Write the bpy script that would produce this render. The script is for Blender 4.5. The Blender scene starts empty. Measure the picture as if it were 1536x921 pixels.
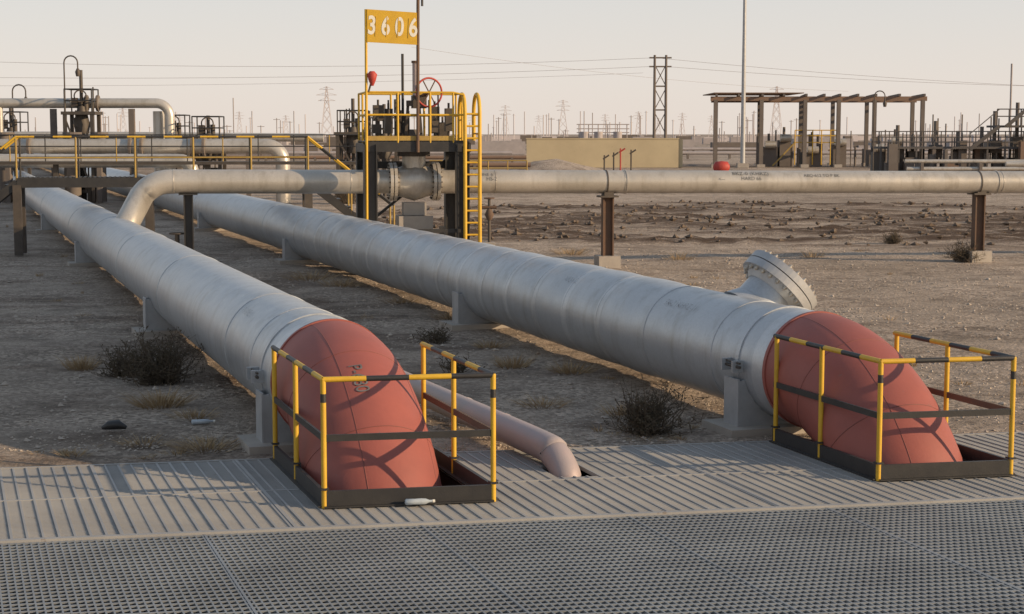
import bpy, math, random
from mathutils import Vector, Matrix, noise
random.seed(7)
scene=bpy.context.scene
V=Vector
# ---------------------------------------------------------------- frames
O=V((0,15.66,0)); E1=V((.9831,.1829,0)); D=V((-.322,.947,0)).normalized()
N=V((D.y,-D.x,0)); Z=V((0,0,1)); E2=V((-E1.y,E1.x,0))
def P(s,w,z=0): return O+E1*s+D*w+Z*z
# ---------------------------------------------------------------- materials
def newmat(name):
    m=bpy.data.materials.new(name); m.use_nodes=True
    nt=m.node_tree; b=nt.nodes['Principled BSDF']; return m,nt,b
def noise_n(nt,scale,detail=6,rough=.6,vec=None):
    n=nt.nodes.new('ShaderNodeTexNoise'); n.inputs['Scale'].default_value=scale
    n.inputs['Detail'].default_value=min(detail,6); n.inputs['Roughness'].default_value=rough
    if vec: nt.links.new(vec,n.inputs['Vector'])
    return n.outputs['Fac']
def ramp(nt,fac,stops):
    r=nt.nodes.new('ShaderNodeValToRGB'); nt.links.new(fac,r.inputs[0])
    e=r.color_ramp.elements
    while len(e)<len(stops): e.new(.5)
    for i,(p,c) in enumerate(stops):
        e[i].position=p; e[i].color=(c[0],c[1],c[2],1) if not isinstance(c,(int,float)) else (c,c,c,1)
    return r.outputs[0]
def mixc(nt,fac,a,b,mode='MIX'):
    m=nt.nodes.new('ShaderNodeMix'); m.data_type='RGBA'; m.blend_type=mode
    if isinstance(fac,(int,float)): m.inputs[0].default_value=fac
    else: nt.links.new(fac,m.inputs[0])
    for i,x in ((6,a),(7,b)):
        if isinstance(x,tuple): m.inputs[i].default_value=(*x,1)
        else: nt.links.new(x,m.inputs[i])
    return m.outputs[2]
def bump(nt,b,h,strength,dist):
    n=nt.nodes.new('ShaderNodeBump'); n.inputs['Strength'].default_value=strength; n.inputs['Distance'].default_value=dist
    nt.links.new(h,n.inputs['Height']); nt.links.new(n.outputs[0],b.inputs['Normal'])
def coord(nt,scale=(1,1,1)):
    t=nt.nodes.new('ShaderNodeTexCoord'); m=nt.nodes.new('ShaderNodeMapping'); m.inputs['Scale'].default_value=scale
    nt.links.new(t.outputs['Object'],m.inputs[0]); return m.outputs[0]
def paint(name,c1,c2,spot=None,rough=.5,metal=0,sc=2.0,spotlo=.68,bs=.15):
    m,nt,b=newmat(name); co=coord(nt)
    f=ramp(nt,noise_n(nt,sc,6,.65,co),[(.3,0),(.7,1)])
    col=mixc(nt,f,c1,c2)
    if spot:
        g=ramp(nt,noise_n(nt,sc*9,5,.7,co),[(spotlo,0),(spotlo+.06,1)])
        col=mixc(nt,g,col,spot)
    nt.links.new(col,b.inputs['Base Color'])
    b.inputs['Roughness'].default_value=rough; b.inputs['Metallic'].default_value=metal
    if bs: bump(nt,b,noise_n(nt,sc*15,3,.6,co),bs,.01)
    return m
def pipe_mat(name,c1,c2,rust=(.16,.10,.06)):
    m,nt,b=newmat(name); co=coord(nt)
    f=ramp(nt,noise_n(nt,.55,6,.6,co),[(.3,0),(.7,1)])
    col=mixc(nt,f,c1,c2)
    st=coord(nt,(3.5,3.5,.45))
    f2=ramp(nt,noise_n(nt,1.3,6,.65,st),[(.50,0),(.82,.85)])
    col=mixc(nt,f2,col,(c2[0]*.70,c2[1]*.66,c2[2]*.60))
    f4=ramp(nt,noise_n(nt,38,3,.7,co),[(.3,.92),(.7,1.06)])
    col=mixc(nt,1.0,col,f4,'MULTIPLY')
    f3=ramp(nt,noise_n(nt,11,6,.75,co),[(.70,0),(.75,.8)])
    col=mixc(nt,f3,col,rust)
    nt.links.new(col,b.inputs['Base Color'])
    rr=ramp(nt,noise_n(nt,5,3,.6,co),[(.2,.28),(.8,.44)])
    nt.links.new(rr,b.inputs['Roughness']); b.inputs['Metallic'].default_value=.4
    bump(nt,b,noise_n(nt,2.2,3,.5,co),.35,.02)
    return m
M={}
M['pipe']=pipe_mat('aluminium_paint',(.50,.525,.55),(.42,.445,.47))
M['pipeb']=pipe_mat('aluminium_paint_pale_bands',(.58,.60,.62),(.50,.52,.54))  # paler coat; its bands on the rippled pipe paint in light arcs
M['pipew']=pipe_mat('aluminium_paint_warm',(.60,.56,.50),(.44,.41,.36))
M['pinkpipe']=paint('primer_grey_pink',(.42,.33,.32),(.34,.31,.31),(.3,.12,.1),.5,.1,3)
M['red']=paint('red_oxide_primer',(.34,.095,.072),(.255,.075,.06),(.22,.105,.09),.58,0,1.3,.66)
M['redw']=paint('red_oxide_weld',(.22,.065,.05),(.18,.055,.045),None,.6,0,3)
M['yellow']=paint('yellow_paint',(.68,.42,.03),(.55,.33,.03),(.2,.12,.05),.5,0,5,.68)
M['yellowd']=paint('yellow_paint_aged',(.42,.28,.06),(.30,.20,.06),(.12,.08,.05),.6,0,5,.6)
M['black']=paint('black_paint',(.022,.022,.024),(.04,.038,.036),(.10,.07,.05),.5,0,5,.68)
M['darksteel']=paint('dark_steel',(.06,.052,.046),(.10,.082,.066),(.16,.08,.04),.6,.2,3)
M['hazedark']=paint('hazed_dark_steel',(.13,.11,.10),(.17,.145,.125),(.20,.12,.08),.85,0,.8,.64,0)  # dark steel lightened to paint distance haze into the colour
M['hazeblack']=paint('hazed_black_steel',(.085,.078,.076),(.115,.105,.10),None,.85,0,.8,.6,0)  # black steel lightened the same way, haze in the base colour
M['hazerust']=paint('hazed_rusty_steel',(.24,.155,.11),(.18,.125,.095),None,.9,0,.8,.6,0)  # rusty steel paled by painted-in distance haze
M['rust']=paint('rusty_steel',(.15,.085,.055),(.10,.07,.05),(.22,.12,.07),.8,0,4,.6)
M['galv']=paint('galvanised_steel',(.44,.45,.46),(.34,.35,.36),(.25,.18,.12),.5,.25,4,.7)
M['far']=paint('hazed_steel_grey',(.40,.36,.355),(.31,.285,.285),None,.8,0,1,bs=0)  # far steel: aerial haze mixed into the base colour
M['far2']=paint('hazed_steel_pale',(.58,.53,.53),(.50,.46,.465),None,.8,0,.2,bs=0)  # farthest steel: paler still, stronger haze in the colour
M['wire']=paint('aluminium_wire',(.34,.32,.33),(.30,.28,.29),None,.8,0,.2,bs=0)
M['concrete']=paint('concrete',(.42,.38,.33),(.31,.28,.25),(.2,.17,.14),.9,0,2,.66,.4)
M['tan']=paint('tan_wall',(.52,.44,.29),(.43,.36,.24),(.34,.28,.2),.9,0,.3,.66)
M['white']=paint('white_paint',(.8,.78,.7),(.7,.68,.6),None,.5,0,5)
M['bolt']=paint('zinc_bolts',(.62,.56,.46),(.45,.42,.38),None,.4,.5,5)
M['ink']=paint('black_stencil',(.08,.08,.08),(.2,.2,.2),None,.7,0,14)
M['redp']=paint('red_paint',(.45,.05,.035),(.33,.045,.035),None,.6,0,5)
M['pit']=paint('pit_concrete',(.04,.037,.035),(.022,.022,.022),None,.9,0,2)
M['grate']=paint('grating_steel',(.31,.335,.355),(.20,.215,.23),(.17,.13,.10),.5,.3,.9,.70,0)
M['grateL']=paint('grating_light',(.39,.385,.37),(.28,.28,.28),(.24,.20,.165),.65,.1,.9,.64,0)
M['underL']=paint('tray_dusty',(.29,.28,.265),(.19,.19,.19),(.35,.30,.25),.9,0,.8,.6,0)
M['dry']=paint('dry_grass',(.40,.29,.16),(.27,.19,.11),None,.9,0,9,bs=0)
M['twig']=paint('twig',(.12,.09,.06),(.07,.055,.04),None,.9,0,9,bs=0)
M['leaf']=paint('olive_leaf',(.13,.10,.06),(.07,.06,.04),None,.9,0,9,bs=0)
M['stone']=paint('stones',(.52,.45,.37),(.26,.22,.19),None,.9,0,9,bs=0)
M['clod']=paint('dark_clods',(.17,.125,.09),(.10,.075,.055),None,.95,0,3,bs=0)
M['plastic']=paint('clear_plastic',(.45,.5,.54),(.35,.4,.44),None,.15,0,9)
def ground_mat():
    m,nt,b=newmat('desert_sand'); co=coord(nt)
    a=ramp(nt,noise_n(nt,.10,6,.6,co),[(.3,(.37,.305,.245)),(.5,(.49,.405,.33)),(.7,(.60,.50,.405))])
    g=ramp(nt,noise_n(nt,1.0,6,.75,co),[(.34,.55),(.5,.95),(.66,1.12)])
    col=mixc(nt,1.0,a,g,'MULTIPLY')
    v=nt.nodes.new('ShaderNodeTexVoronoi'); v.inputs['Scale'].default_value=20; nt.links.new(co,v.inputs['Vector'])
    vr=ramp(nt,v.outputs['Color'],[(.2,.5),(.8,1.35)])
    f=ramp(nt,noise_n(nt,.5,5,.6,co),[(.40,.2),(.6,.85)])
    col=mixc(nt,f,col,mixc(nt,1.0,col,vr,'MULTIPLY'))
    g2=ramp(nt,noise_n(nt,30,4,.8,co),[(.3,.6),(.7,1.3)])
    col=mixc(nt,.85,col,mixc(nt,1.0,col,g2,'MULTIPLY'))
    sp=ramp(nt,noise_n(nt,.30,6,.75,coord(nt,(.6,1.5,1))),[(.53,0),(.63,.75)])
    col=mixc(nt,sp,col,mixc(nt,1.0,col,(.54,.50,.48),'MULTIPLY'))
    at=nt.nodes.new('ShaderNodeAttribute'); at.attribute_name='soil'
    br=ramp(nt,noise_n(nt,1.0,6,.85,coord(nt,(.45,1.5,1))),[(.40,0),(.50,1)])
    fm=nt.nodes.new('ShaderNodeMath'); fm.operation='MULTIPLY'; nt.links.new(at.outputs['Fac'],fm.inputs[0]); nt.links.new(br,fm.inputs[1])
    col=mixc(nt,fm.outputs[0],col,mixc(nt,1.0,(.115,.080,.058),g2,'MULTIPLY'))
    nt.links.new(col,b.inputs['Base Color']); b.inputs['Roughness'].default_value=.95
    b.inputs['Specular IOR Level'].default_value=.1
    h1=noise_n(nt,7,6,.8,co)
    mm=nt.nodes.new('ShaderNodeMath'); mm.operation='MULTIPLY_ADD'
    nt.links.new(v.outputs['Distance'],mm.inputs[0]); mm.inputs[1].default_value=-.3; nt.links.new(h1,mm.inputs[2])
    bump(nt,b,mm.outputs[0],.9,.10)
    return m
M['ground']=ground_mat()
# ---------------------------------------------------------------- builder
class MB:
    def __init__(s,name,alias=None): s.name=name; s.v=[];s.f=[];s.m=[];s.sm=[];s.mats=[];s.al=alias or {}
    def mi(s,k):
        k=s.al.get(k,k)
        if k not in s.mats: s.mats.append(k)
        return s.mats.index(k)
    def add(s,vs,fs,k,smooth=False):
        o=len(s.v); s.v+= [tuple(x) for x in vs]; i=s.mi(k)
        for f in fs: s.f.append([a+o for a in f]); s.m.append(i); s.sm.append(smooth)
    def box(s,c,size,k,ax=None):
        ax=ax or (V((1,0,0)),V((0,1,0)),Z); c=V(c); hx,hy,hz=[x/2 for x in size]
        vs=[c+ax[0]*(hx*a)+ax[1]*(hy*b)+ax[2]*(hz*d) for a in(-1,1) for b in(-1,1) for d in(-1,1)]
        s.add(vs,[(0,1,3,2),(4,6,7,5),(0,4,5,1),(2,3,7,6),(0,2,6,4),(1,5,7,3)],k)
    def beam(s,p,q,w,h,k):
        p=V(p);q=V(q);d=q-p;L=d.length
        if L<1e-6:return
        d.normalize(); up=Z if abs(d.z)<.95 else E2
        x=d.cross(up).normalized(); y=x.cross(d).normalized()
        s.box((p+q)/2,(w,L,h),k,(x,d,y))
    def tube(s,path,r,k,n=12,caps=True,smooth=True):
        path=[V(p) for p in path]; m=len(path)
        rr=r if isinstance(r,(list,tuple)) else [r]*m
        t0=(path[1]-path[0]).normalized(); ref=Z if abs(t0.z)<.9 else V((1,0,0))
        x=t0.cross(ref).normalized(); vs=[]
        for i,p in enumerate(path):
            t=(path[min(i+1,m-1)]-path[max(i-1,0)]).normalized()
            x=(x-t*x.dot(t)).normalized(); y=t.cross(x)
            for j in range(n):
                a=2*math.pi*j/n; vs.append(p+(x*math.cos(a)+y*math.sin(a))*rr[i])
        fs=[]
        for i in range(m-1):
            for j in range(n):
                fs.append((i*n+j,i*n+(j+1)%n,(i+1)*n+(j+1)%n,(i+1)*n+j))
        s.add(vs,fs,k,smooth)
        if caps:
            s.add(vs[:n],[tuple(range(n))[::-1]],k); s.add(vs[-n:],[tuple(range(n))],k)
    def ring(s,c,ax,R,r,k,n=40,m=8):
        c=V(c);ax=V(ax).normalized(); ref=Z if abs(ax.z)<.9 else V((1,0,0))
        x=ax.cross(ref).normalized(); y=ax.cross(x); vs=[];fs=[]
        for i in range(n):
            a=2*math.pi*i/n; d=x*math.cos(a)+y*math.sin(a)
            for j in range(m):
                b=2*math.pi*j/m; vs.append(c+d*(R+r*math.cos(b))+ax*(r*math.sin(b)))
        for i in range(n):
            for j in range(m):
                fs.append((i*m+j,((i+1)%n)*m+j,((i+1)%n)*m+(j+1)%m,i*m+(j+1)%m))
        s.add(vs,fs,k,True)
    def disc(s,c,ax,R,th,k,n=36):
        c=V(c);ax=V(ax).normalized(); s.tube([c-ax*th/2,c+ax*th/2],R,k,n,True,False)
    def text(s,txt,size,fn,k,bold=0.0):
        cu=bpy.data.curves.new('t','FONT'); cu.body=txt; cu.size=size; cu.align_x='CENTER'; cu.align_y='CENTER'; cu.offset=bold
        ob=bpy.data.objects.new('t',cu); scene.collection.objects.link(ob)
        dg=bpy.context.evaluated_depsgraph_get(); me=ob.evaluated_get(dg).to_mesh()
        s.add([fn(v.co.x,v.co.y) for v in me.vertices],[tuple(p.vertices) for p in me.polygons],k)
        ob.evaluated_get(dg).to_mesh_clear(); bpy.data.objects.remove(ob); bpy.data.curves.remove(cu)
    def done(s):
        me=bpy.data.meshes.new(s.name); me.from_pydata(s.v,[],s.f)
        for k in s.mats: me.materials.append(M[k])
        me.polygons.foreach_set('material_index',s.m); me.polygons.foreach_set('use_smooth',s.sm)
        me.update(); ob=bpy.data.objects.new(s.name,me); scene.collection.objects.link(ob); return ob
HAZE={'darksteel':'hazedark','black':'hazeblack','rust':'hazerust'}  # swaps distant steel to the colours with haze painted in
def arc(c,a,b,R,t0,t1,n):
    return [V(c)+V(a)*(R*math.cos(t0+(t1-t0)*i/n))+V(b)*(R*math.sin(t0+(t1-t0)*i/n)) for i in range(n+1)]
def striped(mb,p,q,r,seg=.32,k0='black',k1='yellow',n=8):
    p=V(p);q=V(q);L=(q-p).length;m=max(1,round(L/seg));
    for i in range(m):
        mb.tube([p.lerp(q,i/m),p.lerp(q,(i+1)/m)],r,k0 if i%2==0 else k1,n,i in(0,m-1))
# ---------------------------------------------------------------- ground
def sm(x,a,b):
    t=max(0,min(1,(x-a)/(b-a))); return t*t*(3-2*t)
def soil(x,y):
    m=max(0,1-(((x-9)/17)**2+((y-59)/16)**2))
    n=noise.fractal(V((x*.10,y*.30,3)),.9,2.1,6)
    a=sm(m,0,.3)*sm(n,-.30,.05)
    m2=max(0,1-(((x+3.2)/3.5)**2+((y-27)/14)**2))
    n2=noise.fractal(V((x*.5,y*.35,8)),.9,2.1,5)
    a2=.6*sm(m2,0,.4)*sm(n2,-.05,.35)
    far=.5*sm(y,80,110)*sm(noise.fractal(V((x*.02,y*.05,11)),.9,2.1,5),.05,.35)
    return min(1,max(a,a2,far))
def gh(x,y,w):
    f=sm(w,0,2.5)
    z=-.035+f*(.04*noise.noise(V((x*.35,y*.35,0)))+.022*noise.noise(V((x*1.3,y*1.3,5)))+.016*noise.noise(V((x*3,y*3,9))))
    if y<82 and y>40 and x>-9:
        s=soil(x,y)
        if s>0: z+=s*(.03+.16*abs(noise.fractal(V((x*1.3,y*1.3,1)),.7,2,5)))
    e2=((x-3.5)/3.2)**2+((y-138)/5)**2
    if e2<1: z+=(1-e2)*1.0*(1+.4*noise.noise(V((x,y,0))))
    return z
def ground():
    ss=[.35*i for i in range(41)]; st=.35
    while ss[-1]<5000: st*=1.06; ss.append(ss[-1]+st)
    ss=[-a for a in ss[:0:-1]]+ss
    ws=[-5000,-600,-100,-40,-20,-12]+[.0]
    st=.28
    while ws[-1]<22: ws.append(ws[-1]+st)
    while ws[-1]<6000:
        st*=1.013 if ws[-1]<70 else 1.03; ws.append(ws[-1]+st)
    vs=[];so=[]
    for w in ws:
        for s in ss:
            p=P(s,w); z=gh(p.x,p.y,w) if w>0 and w<260 else -.035
            vs.append((p.x,p.y,z)); so.append(soil(p.x,p.y) if w>0 else 0)
    n=len(ss);fs=[]
    for j in range(len(ws)-1):
        for i in range(n-1):
            if ws[j]>=-12.01 and ws[j]<-.001 and ss[i]>=-14.01 and ss[i+1]<=14.01: continue
            fs.append((j*n+i,j*n+i+1,(j+1)*n+i+1,(j+1)*n+i))
    me=bpy.data.meshes.new('desert_ground'); me.from_pydata(vs,[],fs)
    at=me.attributes.new('soil','FLOAT','POINT'); at.data.foreach_set('value',so)
    me.materials.append(M['ground']); me.polygons.foreach_set('use_smooth',[True]*len(fs)); me.update()
    ob=bpy.data.objects.new('desert_ground',me); scene.collection.objects.link(ob)
ground()
# ---------------------------------------------------------------- platform
HL=(-2.25,-.87,-2.18,-.03); HR=(2.585,3.82,-1.99,-.03); HS=(-.02,.36,-1.30,-.80)
holes=[HL,HR,HS]
def sub(a,b,cuts):
    iv=[(a,b)]
    for c,d in cuts:
        nv=[]
        for x,y in iv:
            if d<=x or c>=y: nv.append((x,y)); continue
            if c>x: nv.append((x,c))
            if d<y: nv.append((d,y))
        iv=nv
    return iv
SK=(E1,D,Z)
def wbar(mb,s,w0,w1,th,h,ztop,k):
    mb.box(P(s,(w0+w1)/2,ztop-h/2),(th,abs(w1-w0),h),k,SK)
def sbar(mb,w,s0,s1,th,h,ztop,k):
    mb.box(P((s0+s1)/2,w,ztop-h/2),(abs(s1-s0),th,h),k,SK)
WB=-2.84
g=MB('walkway_grating')
s=-13.9
while s<13.9:
    for a,b in sub(WB+.03,-.03,[(h[2],h[3]) for h in holes if h[0]<s<h[1]]):
        wbar(g,s,a,b,.016+random.uniform(0,.006),.035,random.uniform(-.003,.001),'grateL')
    s+=.115
w=-.06
while w>WB:
    for a,b in sub(-13.9,13.9,[(h[0],h[1]) for h in holes if h[2]<w<h[3]]):
        sbar(g,w,a,b,.018,.03,-.006,'grateL')
    w-=.042
sbar(g,-.015,-14,14,.03,.10,.004,'grateL')
sbar(g,WB,-14,14,.05,.10,.006,'grateL')
for a,b in sub(-14,14,[(HL[0],HL[1]),(HR[0],HR[1])]): sbar(g,-1.42,a,b,.025,.05,.002,'grateL')
for s in [-13+1.3*i for i in range(21)]:
    if any(h[0]<s<h[1] for h in holes): continue
    wbar(g,s,WB+.03,-.03,.03,.05,.003,'grateL')
ssx=sorted(set([-14,14]+[h[0] for h in holes]+[h[1] for h in holes]))
for a,b in zip(ssx,ssx[1:]):
    mid=(a+b)/2
    for c,d in sub(WB,0,[(h[2],h[3]) for h in holes if h[0]<mid<h[1]]):
        g.add([P(a,c,-.042),P(b,c,-.042),P(b,d,-.042),P(a,d,-.042)],[(0,1,2,3)],'underL')
g.done()
g=MB('floor_grating')
s=-13.98
while s<13.98:
    wbar(g,s,-11.98,WB-.03,.012,.03,-.012,'grate'); s+=.052
w=WB-.06
while w>-11.9:
    sbar(g,w,-13.98,13.98,.018,.012,-.010,'grate'); w-=.088
for s in [-13.2+1.65*i for i in range(17)]: wbar(g,s,-12,WB-.03,.018,.05,-.009,'grate')
for w in (-5.9,-8.9): sbar(g,w,-14,14,.06,.2,-.045,'grate')
g.done()
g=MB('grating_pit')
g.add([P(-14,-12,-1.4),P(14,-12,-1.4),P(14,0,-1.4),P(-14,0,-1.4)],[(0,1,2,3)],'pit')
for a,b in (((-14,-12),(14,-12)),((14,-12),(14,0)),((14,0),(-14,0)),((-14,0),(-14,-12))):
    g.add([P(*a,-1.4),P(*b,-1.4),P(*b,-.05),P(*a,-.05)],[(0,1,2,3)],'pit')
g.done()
# ---------------------------------------------------------------- cages
def cage(h,name):
    s0,s1,w0,w1=h; mb=MB(name); kh=.15
    wb=w1-.02
    for a,b in (((s0,w0),(s1,w0)),((s0,w0),(s0,wb)),((s1,w0),(s1,wb))):
        mb.beam(P(*a,kh/2-.01),P(*b,kh/2-.01),.03,kh,'black')
        mb.beam(P(*a,.012),P(*b,.012),.10,.012,'black')
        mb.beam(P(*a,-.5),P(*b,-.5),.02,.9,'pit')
    T=1.045;Mz=.57;r=.023
    pts=[(s0,w0),(s1,w0),(s0,wb-.04),(s1,wb-.04),(s0,(w0+wb)/2+.05),(s1,(w0+wb)/2+.05)]
    for p in pts:
        mb.tube([P(*p,.0),P(*p,T)],r,'yellow',10)
        mb.box(P(*p,kh+.008),(.065,.065,.016),'black',SK)
        mb.ring(P(*p,T),Z,r*.5,r*.6,'yellow',10,6)
    for p in pts[:2]:
        mb.tube([P(*p,.86),P(*p,.93)],r+.001,'black',10)
    striped(mb,P(s0,w0,T),P(s1,w0,T),r,.34,'yellow','black',10)
    striped(mb,P(s0,wb,T),P(s0,w0,T),r,.33,'black','yellow',10)
    striped(mb,P(s1,wb,T),P(s1,w0,T),r,.33,'yellow','black',10)
    for a,b,k in (((s0,w0),(s1,w0),'black'),((s0,wb),(s0,w0),'black'),((s1,wb),(s1,w0),'rust')):
        mb.beam(P(*a,Mz),P(*b,Mz),.02,.055,k)
    mb.done()
cage(HL,'safety_railing'); cage(HR,'safety_railing')
# ---------------------------------------------------------------- main pipes
R0=.575; ZC=.65
def mainpipe(s,wr,wend,bands,lab,R):
    A=lambda w:P(s,w,ZC)
    mb=MB('pipeline'); path=[];rad=[]
    w=wr
    while w<wend:
        path.append(A(w)); r=R0
        if bands and 3.6<w<25: r=R0+.024*abs(math.sin((w-3.6)*math.pi/1.19))**.7-.008
        rad.append(r); w+=.119/1.0 if w<30 else 3
    mb.tube(path,rad,'pipe',72)
    if bands:
        for i in range(1,18):
            w=3.6+1.19*i; mb.tube([A(w-.14+random.uniform(-.03,.03)),A(w-.05),A(w+.05)],[R0+.005,R0+.0045,R0+.003],'pipeb',72,False); mb.ring(A(w),D,R0+.001,.008,'pipeb',64,6)  # pale bands paint the ripples' light arcs into the colour
    for w in (wr+1.25,3.3,9.5,15.5,21.5,27.7,40,52): mb.ring(A(w),D,R0+.001,.007,'pipe',64,6)
    mb.tube([A(wr-.01),A(wr+.04)],R0+.018,'red',72)
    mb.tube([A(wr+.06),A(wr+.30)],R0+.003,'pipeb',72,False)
    wc=wr+.62
    mb.disc(A(wc),D,R0+.012,.07,'pipe',72)
    for sg in(-1,1):
        for dw in (-.12,.12):
            c=A(wc+dw)+N*(sg*(R0+.05)); mb.box(c,(.14,.03,.12),'pipe',(N,D,Z))
        c=A(wc)+N*(sg*(R0+.07))
        mb.tube([c-D*.2,c+D*.2],.016,'darksteel',8)
        mb.tube([c-D*.2+Z*.04,c+D*.2+Z*.04],.012,'darksteel',8)
    c=A(wr)-Z*R; am=math.radians(68)
    ep=arc(c,Z,-D,R,0,am,40)
    mb.tube(ep,R0+.006,'red',72)
    for a in (.36,.74):
        t=(-D*math.cos(a)-Z*math.sin(a)); q=c+Z*(R*math.cos(a))-D*(R*math.sin(a)); mb.ring(q,t,R0+.004,.006,'redw',72,6)
    for side in (-.35,.9):
        pl=[]
        for i in range(41):
            a=am*i/40; q=c+Z*(R*math.cos(a))-D*(R*math.sin(a)); rad_=(Z*math.cos(a)-D*math.sin(a))
            pl.append(q+(rad_*math.cos(side)+N*math.sin(side))*(R0+.003))
        mb.tube(pl,.006,'redw',6)
    def ef(x,y,a0=.52,ph=-.12):
        a=a0+x/(R+R0); q=c+Z*(R*math.cos(a))-D*(R*math.sin(a)); rd=(Z*math.cos(a)-D*math.sin(a)); p_=ph+y/R0
        return q+(rd*math.cos(p_)+N*math.sin(p_))*(R0+.014)
    if lab: mb.text('P-680',.17,ef,'ink')
    def pf(w0,ph):
        def f(x,y):
            p_=ph-y/R0; return A(w0-x)+(Z*math.cos(p_)-N*math.sin(p_))*(R0+.018)
        return f
    mb.text('BK-2 (KHRZ-1)' if not lab else 'P1-LINE',.13,pf(wr+2.4,.75),'ink',-.004)
    if not lab: mb.text('ABQ-612',.12,pf(6.1,.75),'ink',-.004)
    for ws in (wr+.4 if lab else wr+.62,10.6,24.6,38.6,52.6):
        base=P(s,ws,0)
        mb.box(base+Z*-.01,(1.6,.7,.10),'concrete',(N,D,Z))
        for dd in(-.14,.14):
            out=[(-.62,.04),(-.62,.5)]
            for i in range(13):
                a=math.radians(194+152*i/12); out.append((math.cos(a)*(R0+.004),ZC+math.sin(a)*(R0+.004)))
            out+=[(.62,.5),(.62,.04)]
            n=len(out); vs=[base+N*x+D*(dd+e)+Z*z for e in(-.012,.012) for x,z in out]
            fs=[]
            for i in range(n-1): fs.append((i,i+1,n+i+1,n+i))
            fs.append((n-1,0,n,2*n-1)); fs.append(tuple(range(n))[::-1]); fs.append(tuple(range(n,2*n)))
            mb.add(vs,fs,'galv')
        for sg in(-1,1): mb.box(base+N*(sg*.632)+Z*.28,(.02,.32,.48),'galv',(N,D,Z))
    return mb,A
mb,A=mainpipe(-1.6,.45,190,False,True,2.15); mb.done()
mb,A=mainpipe(3.18,.25,190,True,False,1.95)
nd=(N*.72+Z*.70).normalized(); q=A(2.35)
mb.tube([q+nd*.45,q+nd*.60,q+nd*.82],[.40,.31,.31],'pipe',40)
mb.ring(q+nd*.585,nd,.31,.012,'pipe',40,6)
mb.tube([q+nd*.78,q+nd*.86],[.32,.40],'pipe',40)
mb.disc(q+nd*.90,nd,.46,.09,'galv',48); mb.disc(q+nd*1.00,nd,.46,.085,'galv',48); mb.disc(q+nd*1.05,nd,.33,.02,'galv',48)
bx=nd.cross(D).normalized(); by=nd.cross(bx)
for i in range(24):
    a=2*math.pi*i/24; c=q+(bx*math.cos(a)+by*math.sin(a))*.405
    mb.tube([c+nd*.81,c+nd*1.09],.013,'bolt',6)
    mb.tube([c+nd*.825,c+nd*.855],.025,'bolt',6); mb.tube([c+nd*1.045,c+nd*1.07],.025,'bolt',6)
mb.done()
mb=MB('drain_pipe')
pth=[V((-2.1,20.6,-.3)),V((-2.0,20.4,.05)),V((-1.85,20.1,.2)),V((-.87,17.7,.2)),V((.25,15.2,.15)),V((.38,14.92,.11)),V((.46,14.75,.01)),V((.5,14.66,-.14)),V((.52,14.62,-.6))]
sp=[]
for i in range(len(pth)-1):
    a=pth[max(i-1,0)];b=pth[i];c=pth[i+1];d=pth[min(i+2,len(pth)-1)]
    for t in [j/6 for j in range(6)]:
        sp.append(.5*((2*b)+(c-a)*t+(2*a-5*b+4*c-d)*t*t+(3*b-a-3*c+d)*t**3))
sp.append(pth[-1]); mb.tube(sp,.135,'pinkpipe',24)
for f in (.35,.7):
    p=V((-.87,17.7,.2)).lerp(V((.25,15.2,.15)),f); mb.ring(p,V((1.12,-2.5,0)),.136,.006,'pinkpipe',24,6)
mb.done()
# ---------------------------------------------------------------- crossing pipe
C0=V((2.16,37.7,0)); 
def C(t,z=0): return C0+E1*t+Z*z
def cz(t): return 1.97-.006*(t+9)
mb=MB('overhead_pipe'); r=.26
t_l=-9.6
jx=P(-1.6,(35.1-15.37)/.947,.8)
pp=[C(t_l-.15,cz(t_l)-.005),C(t_l-.3,cz(t_l)-.03),C(t_l-.44,cz(t_l)-.09),C(t_l-.57,cz(t_l)-.18),C(t_l-.68,cz(t_l)-.3)]
mb.tube([C(60,cz(60)),C(20,cz(20)),C(0,cz(0)),C(-5,cz(-5)),C(t_l,cz(t_l))]+pp+[jx],r,'pipew',36)
for t in (-9.6,-5.8,-2.6,.35,9.5,18): mb.ring(C(t,cz(t)),E1,r+.001,.008,'pipew',32,6)
def cf(t0,ph,rr=.268):
    def f(x,y):
        p_=ph-y/r; t=t0+x; return C(t,cz(t))+(Z*math.cos(p_)-E2*math.sin(p_))*rr
    return f
mb.text('BKZ-0 (KHRZ)',.14,cf(3.3,.75),'ink'); mb.text('HARD 66',.12,cf(3.3,1.25),'ink'); mb.text('ABQ-612 TO P BK',.11,cf(5.0,.95),'ink')
mb.text('TRUNKLINE 6',.11,cf(-3.0,.9),'ink'); mb.text('HS-2',.12,cf(-2.7,1.3),'ink'); mb.text('<--',.12,cf(2.6,1.3),'ink')
for t in (0,9.0,18,27,36):
    c=C(t)
    mb.box(c+Z*.1,(.5,.5,.3),'concrete',(E1,E2,Z))
    for d_ in(-.11,.11): mb.box(c+E1*d_+Z*.9,(.03,.2,1.35),'rust',(E1,E2,Z))
    mb.box(c+Z*.9,(.2,.03,1.35),'rust',(E1,E2,Z))
    mb.box(c+Z*1.59,(.42,.4,.04),'darksteel',(E1,E2,Z)); mb.box(c+Z*1.64,(.22,.3,.1),'darksteel',(E1,E2,Z))
    if t in (0,9.0):
        mb.disc(C(t-.05,cz(t)),E1,r+.012,.03,'darksteel',32); mb.disc(C(t+.4,cz(t)),E1,r+.014,.03,'pipew',32)
mb.done()
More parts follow.
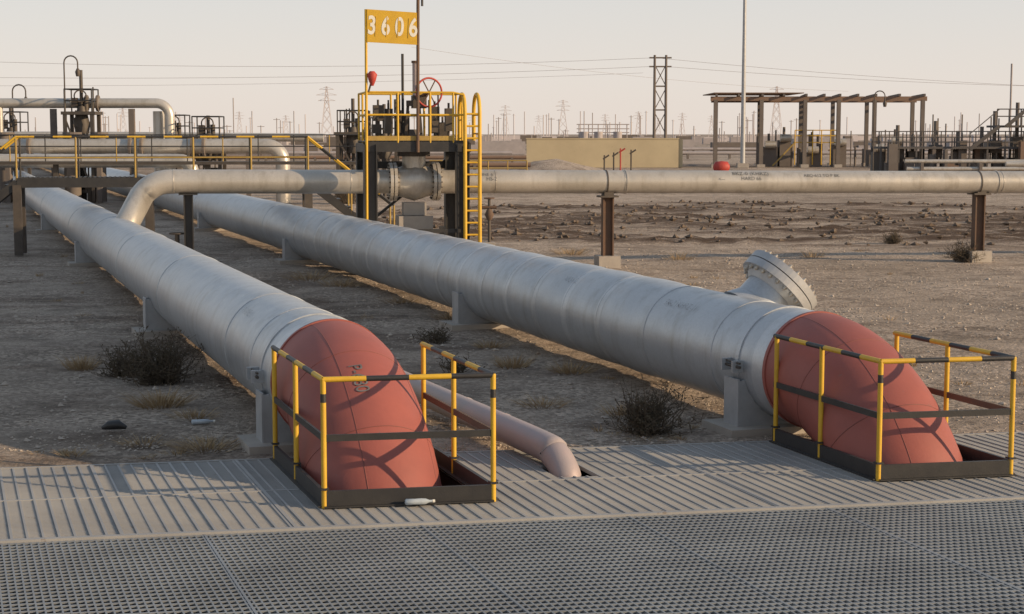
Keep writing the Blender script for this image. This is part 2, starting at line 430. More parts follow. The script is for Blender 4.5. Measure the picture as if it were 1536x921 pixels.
# ---------------------------------------------------------------- valve tower
tc=-4.4
mb=MB('valve_platform')
def T(s,e,z): return C(tc+s)+E2*e+Z*z
SX=(E1,E2,Z)
for s in (-1.05,.95):
    for e in (-.85,.85):
        for d_ in(-.13,.13): mb.box(T(s+d_,e,1.38),(.025,.26,2.78),'black',SX)
        mb.box(T(s,e,1.38),(.26,.03,2.78),'black',SX)
        mb.box(T(s,e,.05),(.4,.4,.2),'concrete',SX)
for e in(-.85,.85): mb.beam(T(-1.15,e,2.72),T(1.1,e,2.72),.1,.22,'black')
for s in(-1.15,1.1): mb.beam(T(s,-.85,2.70),T(s,.85,2.70),.08,.2,'black')
mb.beam(T(-1.05,-.85,.9),T(.95,-.85,.9),.07,.08,'black'); mb.beam(T(-1.05,.85,.9),T(.95,.85,2.5),.06,.06,'black')
mb.beam(T(-1.05,-.85,1.2),T(-1.05,.85,2.4),.05,.05,'black')
mb.beam(T(-1.05,.85,2.3),T(.95,.85,2.3),.07,.16,'black')
for i in range(24): mb.beam(T(-1.12+i*.095,-.82,2.835),T(-1.12+i*.095,-.45 if 6<i<15 else .82,2.835),.05,.03,'black')
rp=[(-1.12,-.88),(-.45,-.88),(.25,-.88),(1.08,.88),(-1.12,.88),(-.4,.88),(.35,.88),(-1.12,0),(1.08,0),(.75,-.88)]
for p in rp: mb.tube([T(*p,2.8),T(*p,3.88)],.024,'yellow',8)
for z in(3.88,3.4):
    for a,b in (((-1.12,-.88),(.75,-.88)),((-1.12,.88),(1.08,.88)),((-1.12,-.88),(-1.12,.88)),((1.08,0),(1.08,.88))):
        mb.tube([T(*a,z),T(*b,z)],.022,'yellow',8)
mb.beam(T(-1.12,-.89,2.9),T(.75,-.89,2.9),.015,.10,'yellowd')
for s in(-.6,.5): mb.beam(T(s,-.8,0),T(s,-.8,1.0),.1,.1,'black')
mb.beam(T(1.1,-.85,.1),T(1.1,.85,2.6),.06,.1,'black')
mb.done()
mb=MB('access_ladder')
for s in(.98,1.30):
    top=arc(T(s,-.65,3.45),-E2,Z,.4,0,math.pi,14)
    mb.tube([T(s,-1.05,0)]+top+[T(s,-.25,2.85)],.042,'yellow',10)
for i in range(13): mb.tube([T(.98,-1.05,.3+i*.26),T(1.30,-1.05,.3+i*.26)],.022,'yellow',8)
mb.tube([T(.75,-.88,3.88),T(.98,-.9,3.83)],.022,'yellow',8); mb.tube([T(.75,-.88,3.4),T(.98,-1.0,3.4)],.022,'yellow',8)
for z in (3.0,3.4): mb.tube([T(1.3,-1.03,z),T(1.3,-.27,z)],.018,'yellow',8)
mb.done()
mb=MB('gate_valve')
ct=T(0,0,cz(tc))
for s,R_ in ((-.52,.42),(-.43,.42),(.43,.42),(.52,.42)): mb.disc(ct+E1*s,E1,R_,.07,'pipew',32)
mb.tube([ct-E1*.4,ct-E1*.2,ct,ct+E1*.2,ct+E1*.4],[.3,.36,.42,.36,.3],'pipew',32)
mb.tube([ct,ct+Z*.6],.26,'pipew',28); mb.disc(ct+Z*.62,Z,.36,.12,'darksteel',28)
mb.tube([ct+Z*.68,ct+Z*.95,ct+Z*1.15],[.24,.16,.1],'darksteel',24)
for sg in(-1,1): mb.beam(ct+E1*(sg*.2)+Z*.65,ct+E1*(sg*.12)+Z*1.7,.06,.06,'darksteel')
mb.disc(ct+Z*1.72,Z,.16,.12,'darksteel',20)
mb.tube([ct+Z*1.7+E1*.05,ct+Z*2.62+E1*.05],.07,'pinkpipe',16); mb.disc(ct+Z*2.62+E1*.05,Z,.09,.05,'rust',16)
for i in range(20):
    a=2*math.pi*i/20
    for s in(-.475,.475):
        c=ct+E1*s+(Z*math.cos(a)+E2*math.sin(a))*.37; mb.tube([c-E1*.11,c+E1*.11],.018,'darksteel',6)
gb=ct+Z*1.75+E1*.12; mb.box(gb,(.3,.35,.28),'darksteel',SX); hw=gb+E1*.18-E2*.35+Z*.2
wn=(-E2+E1*.35).normalized(); mb.tube([gb+Z*.1,hw],.035,'rust',10); mb.ring(hw,wn,.31,.022,'redp',36,8)
hx=wn.cross(Z).normalized()
for a in range(3):
    aa=a*math.pi/3; d_=hx*math.cos(aa)+Z*math.sin(aa); mb.tube([hw-d_*.31,hw+d_*.31],.014,'rust',6)
mb.box(T(0,0,.6),(.75,.7,1.2),'concrete',SX); mb.box(T(0,0,1.35),(.5,.4,.28),'concrete',SX)
mb.done()
mb=MB('number_sign')
mb.tube([T(-1.14,-.93,0.0),T(-1.12,-.93,5.62)],.03,'yellow',8)
mb.tube([T(-.03,-.95,2.6),T(-.01,-.95,5.72),T(0,-.95,6.35)],.035,'rust',8)
mb.tube([T(-.1,-.95,5.9),T(.1,-.95,5.9)],.025,'rust',8); mb.tube([T(.08,-.95,5.7),T(.08,-.95,6.1)],.025,'black',8)
mb.tube([T(-.2,.3,3),T(-.2,.3,4.75)],.03,'black',8)
a,b,c,d=T(-1.1,-.97,4.93),T(-.04,-.99,4.88),T(-.04,-.99,5.56),T(-1.1,-.97,5.62)
n_=(b-a).cross(d-a).normalized()
mb.add([a,b,c,d,a-n_*.02,b-n_*.02,c-n_*.02,d-n_*.02],[(0,1,2,3),(7,6,5,4),(0,4,5,1),(1,5,6,2),(2,6,7,3),(3,7,4,0)],'yellow')
cc=(a+b+c+d)/4; ux=(b-a).normalized(); uy=n_.cross(ux)
def tf(x,y): return cc+ux*(x*.70+.01)+uy*(y+.0)+n_*.006
mb.text('3 6 0 6',.54,tf,'white',.012)
for xx in (-.345,-.115,.125,.355):
    p=cc+ux*(xx)+n_*.009; mb.box(p,(.018,.42,.002),'yellow',(ux,uy,n_))
mb.done()
mb=MB('gas_detector'); c=T(-1.0,-.95,4.17)
mb.tube([T(-1.08,-.94,3.88),T(-1.03,-.94,4.05),c],.02,'darksteel',8); mb.tube([c-Z*.16,c-Z*.04,c+Z*.08,c+Z*.15],[.03,.08,.11,.05],'redp',14); mb.done()
mb=MB('instrument_cabinets')
for s,e,w_,h,z in((-.75,.3,.22,.35,3.45),(-.5,.5,.18,.5,3.3),(-.35,.1,.12,.3,3.6),(.7,.4,.3,.3,3.1),(.55,.6,.2,.6,3.3),(-.85,-.3,.2,.2,3.1),(-.6,-.5,.15,.4,3.2),(.4,-.5,.18,.25,3.15),(-.2,.6,.3,.5,3.15),(.75,-.2,.16,.5,3.3)):
    mb.box(T(s,e,z),(w_,.2,h),'darksteel',SX); mb.tube([T(s,e,2.8),T(s,e,z+h/2+.12)],.025,'darksteel',8)
for i in range(9):
    mb.tube([T(-.95+i*.22,.2+.1*(i%3),2.85),T(-.95+i*.22,.2+.1*(i%3),3.5+.12*(i%4))],.022,'darksteel',6)
mb.done()
mb=MB('sampling_valve'); b=V((-.62,45.5,0))
mb.tube([b,b+Z*1.25],.04,'darksteel',8); mb.tube([b+Z*.65,b+Z*.8,b+Z*.95],[.06,.13,.06],'rust',12); mb.ring(b+Z*1.25,Z,.13,.02,'rust',18,6)
mb.tube([b+V((-.2,0,1.0)),b+V((.2,0,1.0))],.045,'rust',8); mb.box(b,(.3,.3,.1),'concrete'); mb.done()
# ---------------------------------------------------------------- crossover walkway
mb=MB('crossover_walkway')
A0=V((-12.3,41.5,0)); L=7.2
def W(t,e,z): return A0+E1*t+E2*e+Z*z
for e in(0,.9):
    mb.beam(W(0,e,1.78),W(L,e,1.78),.06,.24,'black')
    for i in range(6): mb.tube([W(L*i/5,e,1.85),W(L*i/5,e,2.92)],.026,'yellowd' if e==0 else 'black',8)
    striped(mb,W(0,e,2.92),W(L,e,2.92),.026,.45,'yellow' if e==0 else 'black','black'); mb.tube([W(0,e,2.4),W(L,e,2.4)],.022,'yellowd' if e==0 else 'black',8)
    for dr,t0 in((-1,0),(1,L)):
        mb.beam(W(t0,e,1.78),W(t0+dr*2.2,e,.05),.05,.2,'black')
        striped(mb,W(t0,e,2.92),W(t0+dr*2.2,e,1.15),.028,.5,'yellow','black')
        mb.tube([W(t0+dr*2.2,e,.1),W(t0+dr*2.2,e,1.15)],.026,'yellowd',8)
        mb.tube([W(t0+dr*1.1,e,.95),W(t0+dr*1.1,e,2.03)],.026,'yellowd',8)
    for t in(0,3.2,L):
        mb.box(W(t,e,.85),(.2,.16,1.75),'darksteel',SX)
for i in range(60): mb.beam(W(.06+i*.12,.02,1.9),W(.06+i*.12,.88,1.9),.05,.03,'black')
for dr,t0 in((-1,0),(1,L)):
    for i in range(8): mb.box(W(t0+dr*(.2+i*.26),.45,1.72-i*.205),(.24,.86,.03),'black',SX)
mb.done()
mb=MB('pipe_support'); b=C(-9.3)
for d_ in(-.09,.09): mb.box(b+E1*d_+Z*.85,(.025,.2,1.7),'black',SX)
mb.box(b+Z*.85,(.18,.025,1.7),'black',SX); mb.box(b+Z*1.70,(.4,.3,.03),'black',SX); mb.box(b+Z*.03,(.45,.45,.16),'concrete',SX)
mb.done()
mb=MB('bypass_valve'); b=P(-.3,21.6,.35)
mb.tube([b-D*.7,b+D*.7],.09,'pipew',14); mb.disc(b-D*.2,D,.17,.05,'pipew',18); mb.disc(b+D*.2,D,.17,.05,'pipew',18)
mb.tube([b,b+Z*.5],.05,'darksteel',10); mb.ring(b+Z*.5,Z,.16,.02,'darksteel',20,6); mb.tube([b-D*.7+Z*.02,b-D*.7-N*.75+Z*.02],.09,'pipew',14); mb.box(b-Z*.22,(.2,.3,.3),'concrete')
mb.done()
# ---------------------------------------------------------------- left plant
def bend(p,d1,d2,R,n=8):
    p=V(p);d1=V(d1).normalized();d2=V(d2).normalized(); c=p-d1*R+d2*R
    return [c-d2*(R*math.cos(math.pi/2*i/n))+d1*(R*math.sin(math.pi/2*i/n)) for i in range(n+1)]
X=V((1,0,0))
HAZE2={'darksteel':'hazedark'}  # left plant: only dark steel takes the haze-lightened colour
mb=MB('process_pipes',HAZE2)
mb.tube([V((-45,75,4.35)),V((-18,75,4.35))]+bend((-15.3,75,4.35),X,-Z,.6)+[V((-15.3,75,0))],.22,'pipew',20)
mb.tube([V((-45,73,2.45)),V((-20,73,2.45))]+bend((-10.0,73,2.45),X,-Z,.7)+[V((-10.0,73,0))],.32,'pipew',20)
mb.tube([V((-45,80,2.9)),V((-20,80,2.9)),V((-9,80,2.8))],.2,'pipew',16)
mb.tube([V((-45,68,1.9)),V((-20,68,1.9)),V((-14,68,1.9))]+bend((-13,68,1.9),X,-Z,.5)+[V((-13,68,0))],.28,'pipew',16)
for x in (-27,-23,-20.5,-17): mb.box((x,75,2.05),(.25,.25,4.1),'darksteel')
for x in (-26,-22,-18,-14.5,-11.5): mb.box((x,73,1.05),(.2,.2,2.1),'darksteel')
for x,y,z,r_ in((-19.0,75,4.35,.36),(-16.6,73,2.45,.5),(-13.9,73,2.45,.5),(-21.5,73,2.45,.48)):
    mb.disc((x,y,z),X,r_,.1,'darksteel',20); mb.disc((x+.5,y,z),X,r_,.1,'darksteel',20)
mb.tube([V((-22.9,75,0)),V((-22.9,75,4.3))],.15,'pipew',12); mb.tube([V((-15.9,75.5,1)),V((-15.9,75.5,4.0))],.26,'pipew',12)
for x,r_ in ((-22.4,.3),(-19.4,.32),(-18.2,.25)): mb.tube([V((x,74,0)),V((x,74,3.0))],r_,'darksteel',12); mb.disc((x,74,3.0),Z,r_+.12,.12,'darksteel',16)
mb.done()
def vplat(x,y,zd,w,h,rail='black',dense=6):
    mb=MB('valve_stand'); 
    for a in(-1,1):
        for b in(-1,1):
            mb.box((x+a*w/2,y+b*w/2,zd/2),(.15,.15,zd),'darksteel'); mb.tube([(x+a*w/2,y+b*w/2,zd),(x+a*w/2,y+b*w/2,zd+1.05)],.032,rail,6)
    mb.box((x,y,zd),(w+.3,w+.2,.14),'darksteel')
    for z in (zd+1.05,zd+.55):
        q=[V((x+a*w/2,y+b*w/2,z)) for a,b in((-1,-1),(1,-1),(1,1),(-1,1))]
        for i in range(4): mb.tube([q[i],q[(i+1)%4]],.032,rail,6)
    mb.beam((x-w/2,y-w/2,.3),(x+w/2,y-w/2,zd-.2),.07,.07,'darksteel'); mb.beam((x+w/2,y-w/2,.3),(x-w/2,y-w/2,zd-.2),.07,.07,'darksteel')
    mb.tube([(x,y,0),(x,y,zd+h)],.08,'darksteel',8); mb.tube([(x,y,zd-.9),(x,y,zd-.5),(x,y,zd+.3)],[.3,.35,.18],'darksteel',14)
    mb.ring((x,y-.2,zd+.75),(0.3,-1,0),.26,.03,'darksteel',18,6)
    mb.tube([(x+.2,y,zd),(x+.2,y,zd+.7)],.11,'darksteel',8); mb.box((x-.3,y,zd+.45),(.25,.25,.45),'darksteel')
    for i in range(dense):
        xx=x+random.uniform(-w/2,w/2); z0=random.uniform(.3,zd-.4); mb.box((xx,y-.2,z0),(random.uniform(.1,.4),.25,random.uniform(.2,.8)),'darksteel'); mb.tube([(xx,y,0),(xx,y,zd+random.uniform(-.3,1.2))],.035,'darksteel',6)
    mb.done()
vplat(-19.1,74.5,3.9,1.2,1.9,dense=12); vplat(-13.5,74.5,2.7,1.2,1.1); vplat(-7.3,77,3.0,1.3,1.6,dense=10); vplat(-15.7,78,2.8,1.2,.8); vplat(-6.1,80,2.7,1.2,1.7)
vplat(-24.5,82,3.0,1.3,1.3)
def hook(x,y,h):
    mb=MB('gooseneck_lamp'); c=V((x,y,h))
    mb.tube([V((x,y,0)),c]+[c+V((.3-.3*math.cos(a),0,.3*math.sin(a))) for a in [math.pi*i/8 for i in range(1,9)]]+[c+V((.6,0,-.3))],.032,'darksteel',8)
    mb.tube([c+V((.6,0,-.25)),c+V((.6,0,-.4)),c+V((.6,0,-.6))],[.05,.12,.08],'darksteel',10); mb.done()
hook(-19.7,74,6.1); hook(-22.6,76,4.9); hook(20.5,95,5.1)
mb=MB('handrail'); 
for x in [-24+i*1.4 for i in range(14)]: mb.tube([(x,66,1.9),(x,66,2.95)],.025,'black' if int(x*5)%3 else 'yellowd',6)
for z in(2.95,2.5): mb.tube([(-24,66,z),(-5.8,66,z)],.025,'black',6)
mb.box((-15,66,1.85),(18.4,.9,.12),'darksteel')
for x in(-24,-18,-12,-6): mb.box((x,66,.9),(.18,.18,1.8),'darksteel')
mb.done()
# ---------------------------------------------------------------- background right
mb=MB('boundary_wall'); mb.box((8.1,150,1.25),(13.6,.5,2.55),'tan'); mb.box((8.1,150,2.56),(13.7,.6,.08),'tan'); mb.box((15.05,152.0,1.25),(.5,4,2.5),'tan')
mb.done()
mb=MB('steel_shelter',HAZE)
xs=[18.2,22.3,26.2,29.2,32.4,36.7]
for j,y in enumerate((150,158)):
    for x in xs:
        x=x+j*1.0; mb.box((x,y,3.0),(.34,.34,6.0),'darksteel'); mb.box((x,y,.1),(.7,.7,.3),'concrete')
    mb.box((27.4+j,y,6.1),(19.3,.3,.4),'rust')
for x in xs+[20.2,24.2,27.8,30.8,34.5]: mb.beam((x,149.4,6.42),(x+1.1,158.6,6.42),.2,.22,'darksteel')
mb.box((22,154,6.60),(8,9,.08),'rust'); 
mb.done()
mb=MB('pump_skid',HAZE)
for x,w_,h in((23.6,1.4,1.8),(25,1,2.4),(27.5,1.8,1.3),(30,1.2,2.0),(33.5,1.6,1.5),(35.2,1,2.2)):
    mb.box((x,154,h/2),(w_,1.6,h),'darksteel'); mb.tube([(x-.5,153,h+.2),(x+.5,153,h+.2)],.35,'pipew',12); mb.tube([(x,154,0),(x,154,h+1.2)],.12,'darksteel',8)
for i in range(22):
    x=random.uniform(22.5,36); h=random.uniform(.8,3.4); mb.tube([(x,153.5,0),(x,153.5,h)],random.uniform(.05,.18),'darksteel',8)
for x in [25.5+i*.8 for i in range(6)]: mb.tube([(x,151,.2),(x,151,3.3)],.05,'yellow',6)
for z in(3.3,2.8): mb.tube([(25.5,151,z),(29.5,151,z)],.05,'yellow',6)
mb.box((27.5,151.4,2.2),(4,.8,.1),'yellowd'); mb.beam((23.5,150.9,.1),(25.5,150.9,2.2),.08,.12,'yellowd')
mb.done()
mb=MB('light_mast'); mb.tube([(20.4,148,0),(20.4,148,19)],[.22,.13],'galv',12); mb.box((20.4,148,.2),(1,1,.4),'concrete'); mb.box((20.4,148,19),(1.6,.3,.3),'galv'); mb.done()
mb=MB('pipe_rack_platform',HAZE)
for i in range(16):
    x=26+i*1.25
    for y in(118,121):
        mb.box((x,y,1.0),(.12,.12,2.0),'black')
        mb.tube([(x,y,2.0),(x,y,3.15)],.04,'black',6)
for y in(118,121):
    for z in(3.15,2.75,2.4): mb.tube([(26,y,z),(45,y,z)],.04,'black',6)
mb.box((35.5,119.5,2.0),(19,3.2,.15),'black')
for x,h in((27.5,3.6),(28.6,2.9),(30.2,3.9),(31.8,3.2),(33.5,3.5),(34.4,4.6),(36,5.2),(36.8,4.2),(38,4.8)):
    mb.tube([(x,119.5,0),(x,119.5,h)],.14,'darksteel',8); mb.box((x,119.4,h*.45),(.8,.8,.9),'darksteel')
mb.box((36.4,118.5,3.5),(5,2.6,.15),'black')
for x in [33.9+i*.83 for i in range(7)]: mb.tube([(x,117.2,3.5),(x,117.2,4.7)],.045,'black',6)
for z in(4.7,4.2): mb.tube([(33.9,117.2,z),(38.9,117.2,z)],.045,'black',6)
mb.beam((32.0,117,1.9),(34,117,3.5),.12,.25,'black'); mb.beam((32.0,117,3.0),(34,117,4.7),.06,.06,'black')
mb.beam((34.5,117,3.5),(36.5,117,5.2),.12,.25,'black'); mb.beam((36.6,117,5.2),(39,117,5.2),.12,.25,'black')
for z,y in((1.1,115),(.6,114.4)): mb.tube([(27,y,z),(60,y,z)],.14,'pipew',12)
for x in range(28,60,4): mb.box((x,115,.5),(.2,1.8,1.0),'darksteel')
for i in range(60):
    x=random.uniform(26,45); h=random.uniform(.6,2.6); mb.box((x,random.uniform(117,122),h/2),(random.uniform(.2,.9),.6,h),'darksteel' if random.random()<.7 else 'rust')
for i in range(30):
    x=random.uniform(26,45); mb.tube([(x,120,1),(x,120,random.uniform(2.6,4.6))],.05,'darksteel',6)
mb.done()
mb=MB('product_pipe'); mb.tube([(31,105,1.1),(33,105,1.1),(60,105,1.1)],[.15,.26,.26],'pipew',16); 
for x in(34,40,46): mb.box((x,105,.4),(.3,.6,.9),'concrete')
mb.done()
mb=MB('foam_tank'); mb.tube([(14.2,118,.65),(14.35,118,.65),(14.8,118,.65),(15.2,118,.65),(15.35,118,.65)],[.15,.38,.43,.38,.15],'redp',20); mb.box((14.8,118,.12),(.9,.7,.3),'darksteel'); mb.done()
mb=MB('standpipes')
for x,h,k in((7.6,1.6,'darksteel'),(8.1,1.9,'redp'),(8.9,1.8,'darksteel'),(6.9,1.4,'darksteel')):
    mb.tube([(x,125,0),(x,125,h)],.06,k,8); mb.tube([(x-.1,125,h-.3),(x+.35,125,h)],.06,k,8)
mb.done()
mb=MB('utility_pole',HAZE)
for x in(21.2,22.9): mb.tube([(x,250,0),(x,250,14.6)],[.24,.18],'darksteel',8)
for z in(14.2,12.9,10,6.5): mb.beam((20.4 if z>12 else 21.2,250,z),(23.7 if z>12 else 22.9,250,z),.2,.22,'darksteel')
for z in(3,6.5,10): mb.beam((21.2,250,z),(22.9,250,z+3.2),.12,.12,'darksteel'); mb.beam((22.9,250,z),(21.2,250,z+3.2),.12,.12,'darksteel')
mb.done()
mb=MB('power_lines')
def wire(a,b,sag,n=14,r=.025):
    a=V(a);b=V(b); mb.tube([a.lerp(b,i/n)-Z*(sag*4*(i/n)*(1-i/n)) for i in range(n+1)],r,'wire',5)
wire((-130,250,16.5),(21.2,250,14.2),2.3); wire((21.2,250,14.2),(140,260,9),1.5)
wire((-130,250,12.6),(22.9,250,13.0),1.6); wire((22.9,250,12.9),(140,260,10.5),1.6)
wire((-130,262,11.0),(20.4,262,12.4),1.2,r=.02); wire((-14,235,15.0),(60,300,10.5),1.0,r=.02)
mb.done()
def pylon(x,y,h,w):
    mb=MB('transmission_tower'); t=h*.0085
    lv=[0,.25,.45,.62,.75,.86,.95,1]; wd=lambda f:w*(1-f)**1.15*.5+h*.012
    for a,b in((-1,-1),(1,-1),(1,1),(-1,1)):
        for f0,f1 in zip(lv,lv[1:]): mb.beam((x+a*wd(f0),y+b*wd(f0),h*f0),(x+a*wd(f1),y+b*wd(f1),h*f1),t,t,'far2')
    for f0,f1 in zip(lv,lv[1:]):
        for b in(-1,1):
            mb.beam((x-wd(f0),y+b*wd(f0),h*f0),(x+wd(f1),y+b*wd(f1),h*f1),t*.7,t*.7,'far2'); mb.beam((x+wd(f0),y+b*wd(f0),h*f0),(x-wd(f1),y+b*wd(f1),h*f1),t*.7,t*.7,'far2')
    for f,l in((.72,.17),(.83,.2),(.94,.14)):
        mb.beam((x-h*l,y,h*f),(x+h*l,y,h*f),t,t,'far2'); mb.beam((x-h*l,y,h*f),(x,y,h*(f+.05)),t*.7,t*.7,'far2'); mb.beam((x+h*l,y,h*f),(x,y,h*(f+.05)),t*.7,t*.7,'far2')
    mb.done()
pylon(-138,1250,38,8); pylon(38,1250,28,7); pylon(-5,1250,24,6); pylon(197,1250,38,8); pylon(-290,1250,22,6)
for x,h in ((-170,17),(-205,20),(-95,16),(-60,18),(70,18),(95,20),(128,19),(150,17),(20,17),(-30,18),(110,15),(-250,18)): pylon(x*1.15,1450,h*1.1,5)
mb=MB('distant_poles')
for i in range(170):
    y=random.uniform(280,900); u=random.uniform(-.3,.16) if random.random()<.8 else random.uniform(.16,.33); h=random.uniform(.006,.019)*y
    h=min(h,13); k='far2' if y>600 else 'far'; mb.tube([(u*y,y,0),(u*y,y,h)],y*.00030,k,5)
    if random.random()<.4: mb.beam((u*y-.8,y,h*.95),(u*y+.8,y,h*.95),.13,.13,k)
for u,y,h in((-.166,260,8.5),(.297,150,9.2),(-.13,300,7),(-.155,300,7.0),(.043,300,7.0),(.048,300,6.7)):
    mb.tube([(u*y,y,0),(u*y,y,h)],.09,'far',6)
mb.done()
mb=MB('distant_plant',HAZE)
for i in range(420):
    y=random.uniform(240,900); u=random.uniform(-.33,.35); h=random.uniform(.4,2.6); w_=random.uniform(.6,9)
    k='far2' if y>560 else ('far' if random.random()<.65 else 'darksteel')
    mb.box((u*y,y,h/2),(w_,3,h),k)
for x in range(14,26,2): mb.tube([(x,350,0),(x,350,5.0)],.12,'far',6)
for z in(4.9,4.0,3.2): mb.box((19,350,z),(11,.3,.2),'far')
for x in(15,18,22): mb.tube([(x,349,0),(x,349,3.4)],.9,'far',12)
mb.done()
mb=MB('low_pipeline',HAZE)
for y,z,x0,x1 in((170,.6,-60,2),(200,.7,-60,0),(200,.7,16,70),(240,.8,16,110),(135,.5,-8,1.5),(95,.5,-6,0)):
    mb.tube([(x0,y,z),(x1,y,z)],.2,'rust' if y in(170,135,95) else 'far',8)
    for x in range(int(x0),int(x1),5): mb.box((x,y,.3),(.25,.4,.6),'darksteel')
mb.done()
mb=MB('marker_barrier')
for x in [-5.5+i*1.3 for i in range(6)]: mb.tube([(x,112,0),(x,112,1.2)],.05,'yellowd',6)
for z in (1.2,.7): mb.tube([(-5.5,112,z),(1.0,112,z)],.05,'yellowd',6)
mb.done()
# ---------------------------------------------------------------- vegetation & debris
def G(x,y):
    q=V((x,y,0))-O; w=q.dot(E2)/D.dot(E2); return gh(x,y,w)
def tuft(mb,x,y,r,h,n,k='dry'):
    z=G(x,y)
    for i in range(n):
        a=random.uniform(0,6.283); rr=r*random.random()**.7; b=V((x+rr*math.cos(a)*.6,y+rr*math.sin(a)*.6,z-.01))
        tip=b+V((math.cos(a)*rr*.8,math.sin(a)*rr*.8,h*random.uniform(.4,1)))+V((random.gauss(0,.03),random.gauss(0,.03),0))
        wv=V((random.uniform(-1,1),random.uniform(-1,1),0)).normalized()*random.uniform(.003,.006)
        md=b.lerp(tip,.55)+Z*h*.12
        mb.add([b-wv,b+wv,md+wv*.7,md-wv*.7,tip],[(0,1,2,3),(3,2,4)],k)
def bush(name,x,y,r,h,n,kl='leaf',kt='twig'):
    mb=MB(name); z=G(x,y)
    for i in range(n):
        a=random.uniform(0,6.283); el=random.uniform(.15,1.5); L=random.uniform(.45,1.12)*(1+.25*math.sin(a*3+x))
        d=V((math.cos(a)*math.cos(el)*r,math.sin(a)*math.cos(el)*r,math.sin(el)*h))*L
        b=V((x+random.gauss(0,r*.2),y+random.gauss(0,r*.2),z-.02)); p1=b+d*.5+V((random.gauss(0,.04),random.gauss(0,.04),.03)); p2=b+d
        mb.tube([b,p1,p2],[.007,.005,.002],kt,3,False,False)
        for j in range(5):
            q=b.lerp(p2,random.uniform(.35,1)); e=q+V((random.gauss(0,.09),random.gauss(0,.09),random.uniform(0,.13)))*(r/.45)
            mb.tube([q,e],[.004,.0015],kt,3,False,False)
            for l in range(4):
                c=q.lerp(e,random.uniform(.3,1.1)); u_=V((random.gauss(0,1),random.gauss(0,1),random.gauss(0,1))).normalized()*random.uniform(.008,.02); v_=u_.cross(V((random.gauss(0,1),random.gauss(0,1),random.gauss(0,1)))).normalized()*.007
                mb.add([c-u_,c-v_,c+u_,c+v_],[(0,1,2,3)],kl)
    mb.done()
bush('desert_shrub',-4.35,20.3,.52,.6,170); bush('desert_shrub',-4.9,20.9,.4,.45,80)
bush('desert_shrub',1.38,16.75,.42,.52,130)
bush('desert_shrub',10.5,45.9,.3,.4,90); bush('desert_shrub',10.7,39.3,.5,.45,120); bush('desert_shrub',-7.2,72,1.0,1.3,160)
bush('desert_shrub',-1.1,24.2,.3,.25,40); bush('desert_shrub',-.7,21.0,.3,.22,30)
mb=MB('dry_grass')
for x,y,r,h,n in((-5.6,21.5,.3,.22,220),(-3.9,18.3,.4,.2,300),(-3.4,17.6,.3,.12,120),(-2.95,15.9,.4,.12,260),(-3.6,16.1,.3,.10,100),
    (0.0,21.5,.3,.2,200),(.75,21.0,.35,.16,200),(-.3,23.6,.3,.14,140),(.35,18.6,.4,.12,150),(1.2,18.0,.3,.16,120),(-4.2,34.6,.7,.22,260),(-3.4,33.0,.6,.2,200),(-1.0,27.3,.4,.15,140),(-2,30,.5,.15,140),
    (1.5,42,.6,.22,160),(4,40,.5,.2,130),(7.4,41,.4,.22,100),(5.4,36.5,.4,.15,80)):
    tuft(mb,x,y,r,h,n)
for i in range(80):
    y=random.uniform(18,75); x=random.uniform(-.33,.33)*y
    tuft(mb,x,y,random.uniform(.06,.22),random.uniform(.04,.12),random.randint(12,40))
for i in range(30):
    s_=random.uniform(-9,-2.5) if random.random()<.6 else random.uniform(-.6,2.4); p=P(s_,random.uniform(.1,1.2)); tuft(mb,p.x,p.y,random.uniform(.1,.25),random.uniform(.03,.08),random.randint(20,60))
mb.done()
mb=MB('gravel_stones')
def rock(x,y,r,k='stone'):
    z=G(x,y); vs=[]
    for d in((1,0,0),(-1,0,0),(0,1,0),(0,-1,0),(0,0,1),(0,0,-1)):
        vs.append(V((x,y,z+r*.15))+V(d)*r*random.uniform(.6,1.3)*(.6 if d[2] else 1)+V((random.gauss(0,r*.2),random.gauss(0,r*.2),0)))
    mb.add(vs,[(0,2,4),(2,1,4),(1,3,4),(3,0,4),(2,0,5),(1,2,5),(3,1,5),(0,3,5)],k)
for i in range(20000):
    w=random.random()**1.4*30+.1; p=P(0,w); y=p.y; x=random.uniform(-.36,.36)*(y+3)
    q=V((x,y,0))-O; ww=q.dot(E2)/D.dot(E2)
    if ww<.08: continue
    if noise.noise(V((x*.4,y*.4,2)))<random.uniform(-.5,.35): continue
    rock(x,y,random.uniform(.008,.024)*(1+w*.02) if random.random()<.97 else random.uniform(.03,.06))
for i in range(1500):
    x=random.uniform(-6,24); y=random.uniform(45,75)
    if soil(x,y)>.5: rock(x,y,random.uniform(.05,.15),'clod')
mb.done()
mb=MB('tyre_scrap'); c=V((-4.05,16.75,.0)); mb.tube([c+V((-.12,0,.02)),c+V((-.05,-.02,.05)),c+V((.04,0,.055)),c+V((.12,.02,.02))],[.02,.045,.05,.02],'black',8); mb.done()
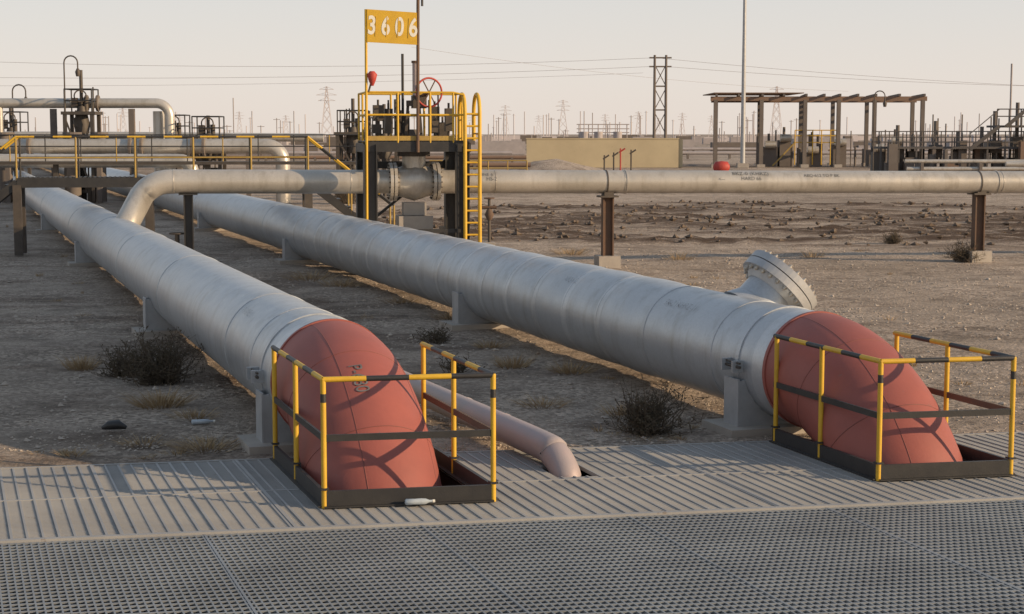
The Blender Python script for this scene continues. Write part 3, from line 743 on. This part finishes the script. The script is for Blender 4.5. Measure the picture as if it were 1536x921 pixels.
def bottle(c,d):
    mb=MB('plastic_bottle'); c=V(c);d=V(d).normalized(); mb.tube([c,c+d*.01,c+d*.08,c+d*.13,c+d*.17,c+d*.2,c+d*.23],[.015,.027,.025,.027,.024,.011,.011],'plastic',12); mb.disc(c+d*.235,d,.013,.02,'white',10); mb.done()
bottle(P(-1.62,-2.26,.04),E1); bottle((-3.35,17.2,.0),(1,.3,0))
# ---------------------------------------------------------------- light
el=math.radians(17); az=math.radians(110)
S=V((math.sin(az)*math.cos(el),math.cos(az)*math.cos(el),math.sin(el)))
sun=bpy.data.lights.new('sun','SUN'); sun.energy=5.0; sun.angle=math.radians(.5); sun.color=(1,.74,.47)
so=bpy.data.objects.new('sun',sun); so.rotation_euler=S.to_track_quat('Z','Y').to_euler(); scene.collection.objects.link(so)
wd=bpy.data.worlds.new('World'); scene.world=wd; wd.use_nodes=True; nt=wd.node_tree; bg=nt.nodes['Background']
sk=nt.nodes.new('ShaderNodeTexSky'); sk.sky_type='NISHITA'; sk.sun_disc=False; sk.sun_elevation=el; sk.sun_rotation=az
sk.dust_density=1.5; sk.air_density=1; sk.ozone_density=1.5
tc_=nt.nodes.new('ShaderNodeTexCoord'); sx=nt.nodes.new('ShaderNodeSeparateXYZ'); nt.links.new(tc_.outputs['Generated'],sx.inputs[0])
k=1/.12
hz=ramp(nt,sx.outputs['Z'],[(0,(.90,.79,.71)),(.03,(.87,.79,.73)),(.09,(.77,.75,.73)),(.3,(.44,.49,.55)),(1,(.25,.33,.45))])
vm=nt.nodes.new('ShaderNodeVectorMath'); vm.operation='SCALE'; vm.inputs['Scale'].default_value=k; nt.links.new(hz,vm.inputs[0])
mx=mixc(nt,.85,sk.outputs[0],vm.outputs[0])
nt.links.new(mx,bg.inputs[0]); bg.inputs[1].default_value=.12
cam=bpy.data.cameras.new('camera'); co=bpy.data.objects.new('camera',cam); scene.collection.objects.link(co); scene.camera=co
co.location=(0,0,3.0); co.rotation_euler=(math.radians(90-5.94),0,0); cam.sensor_width=36; cam.lens=58.6; cam.clip_end=9000
scene.view_settings.view_transform='Standard'; scene.view_settings.look='None'; scene.view_settings.exposure=0
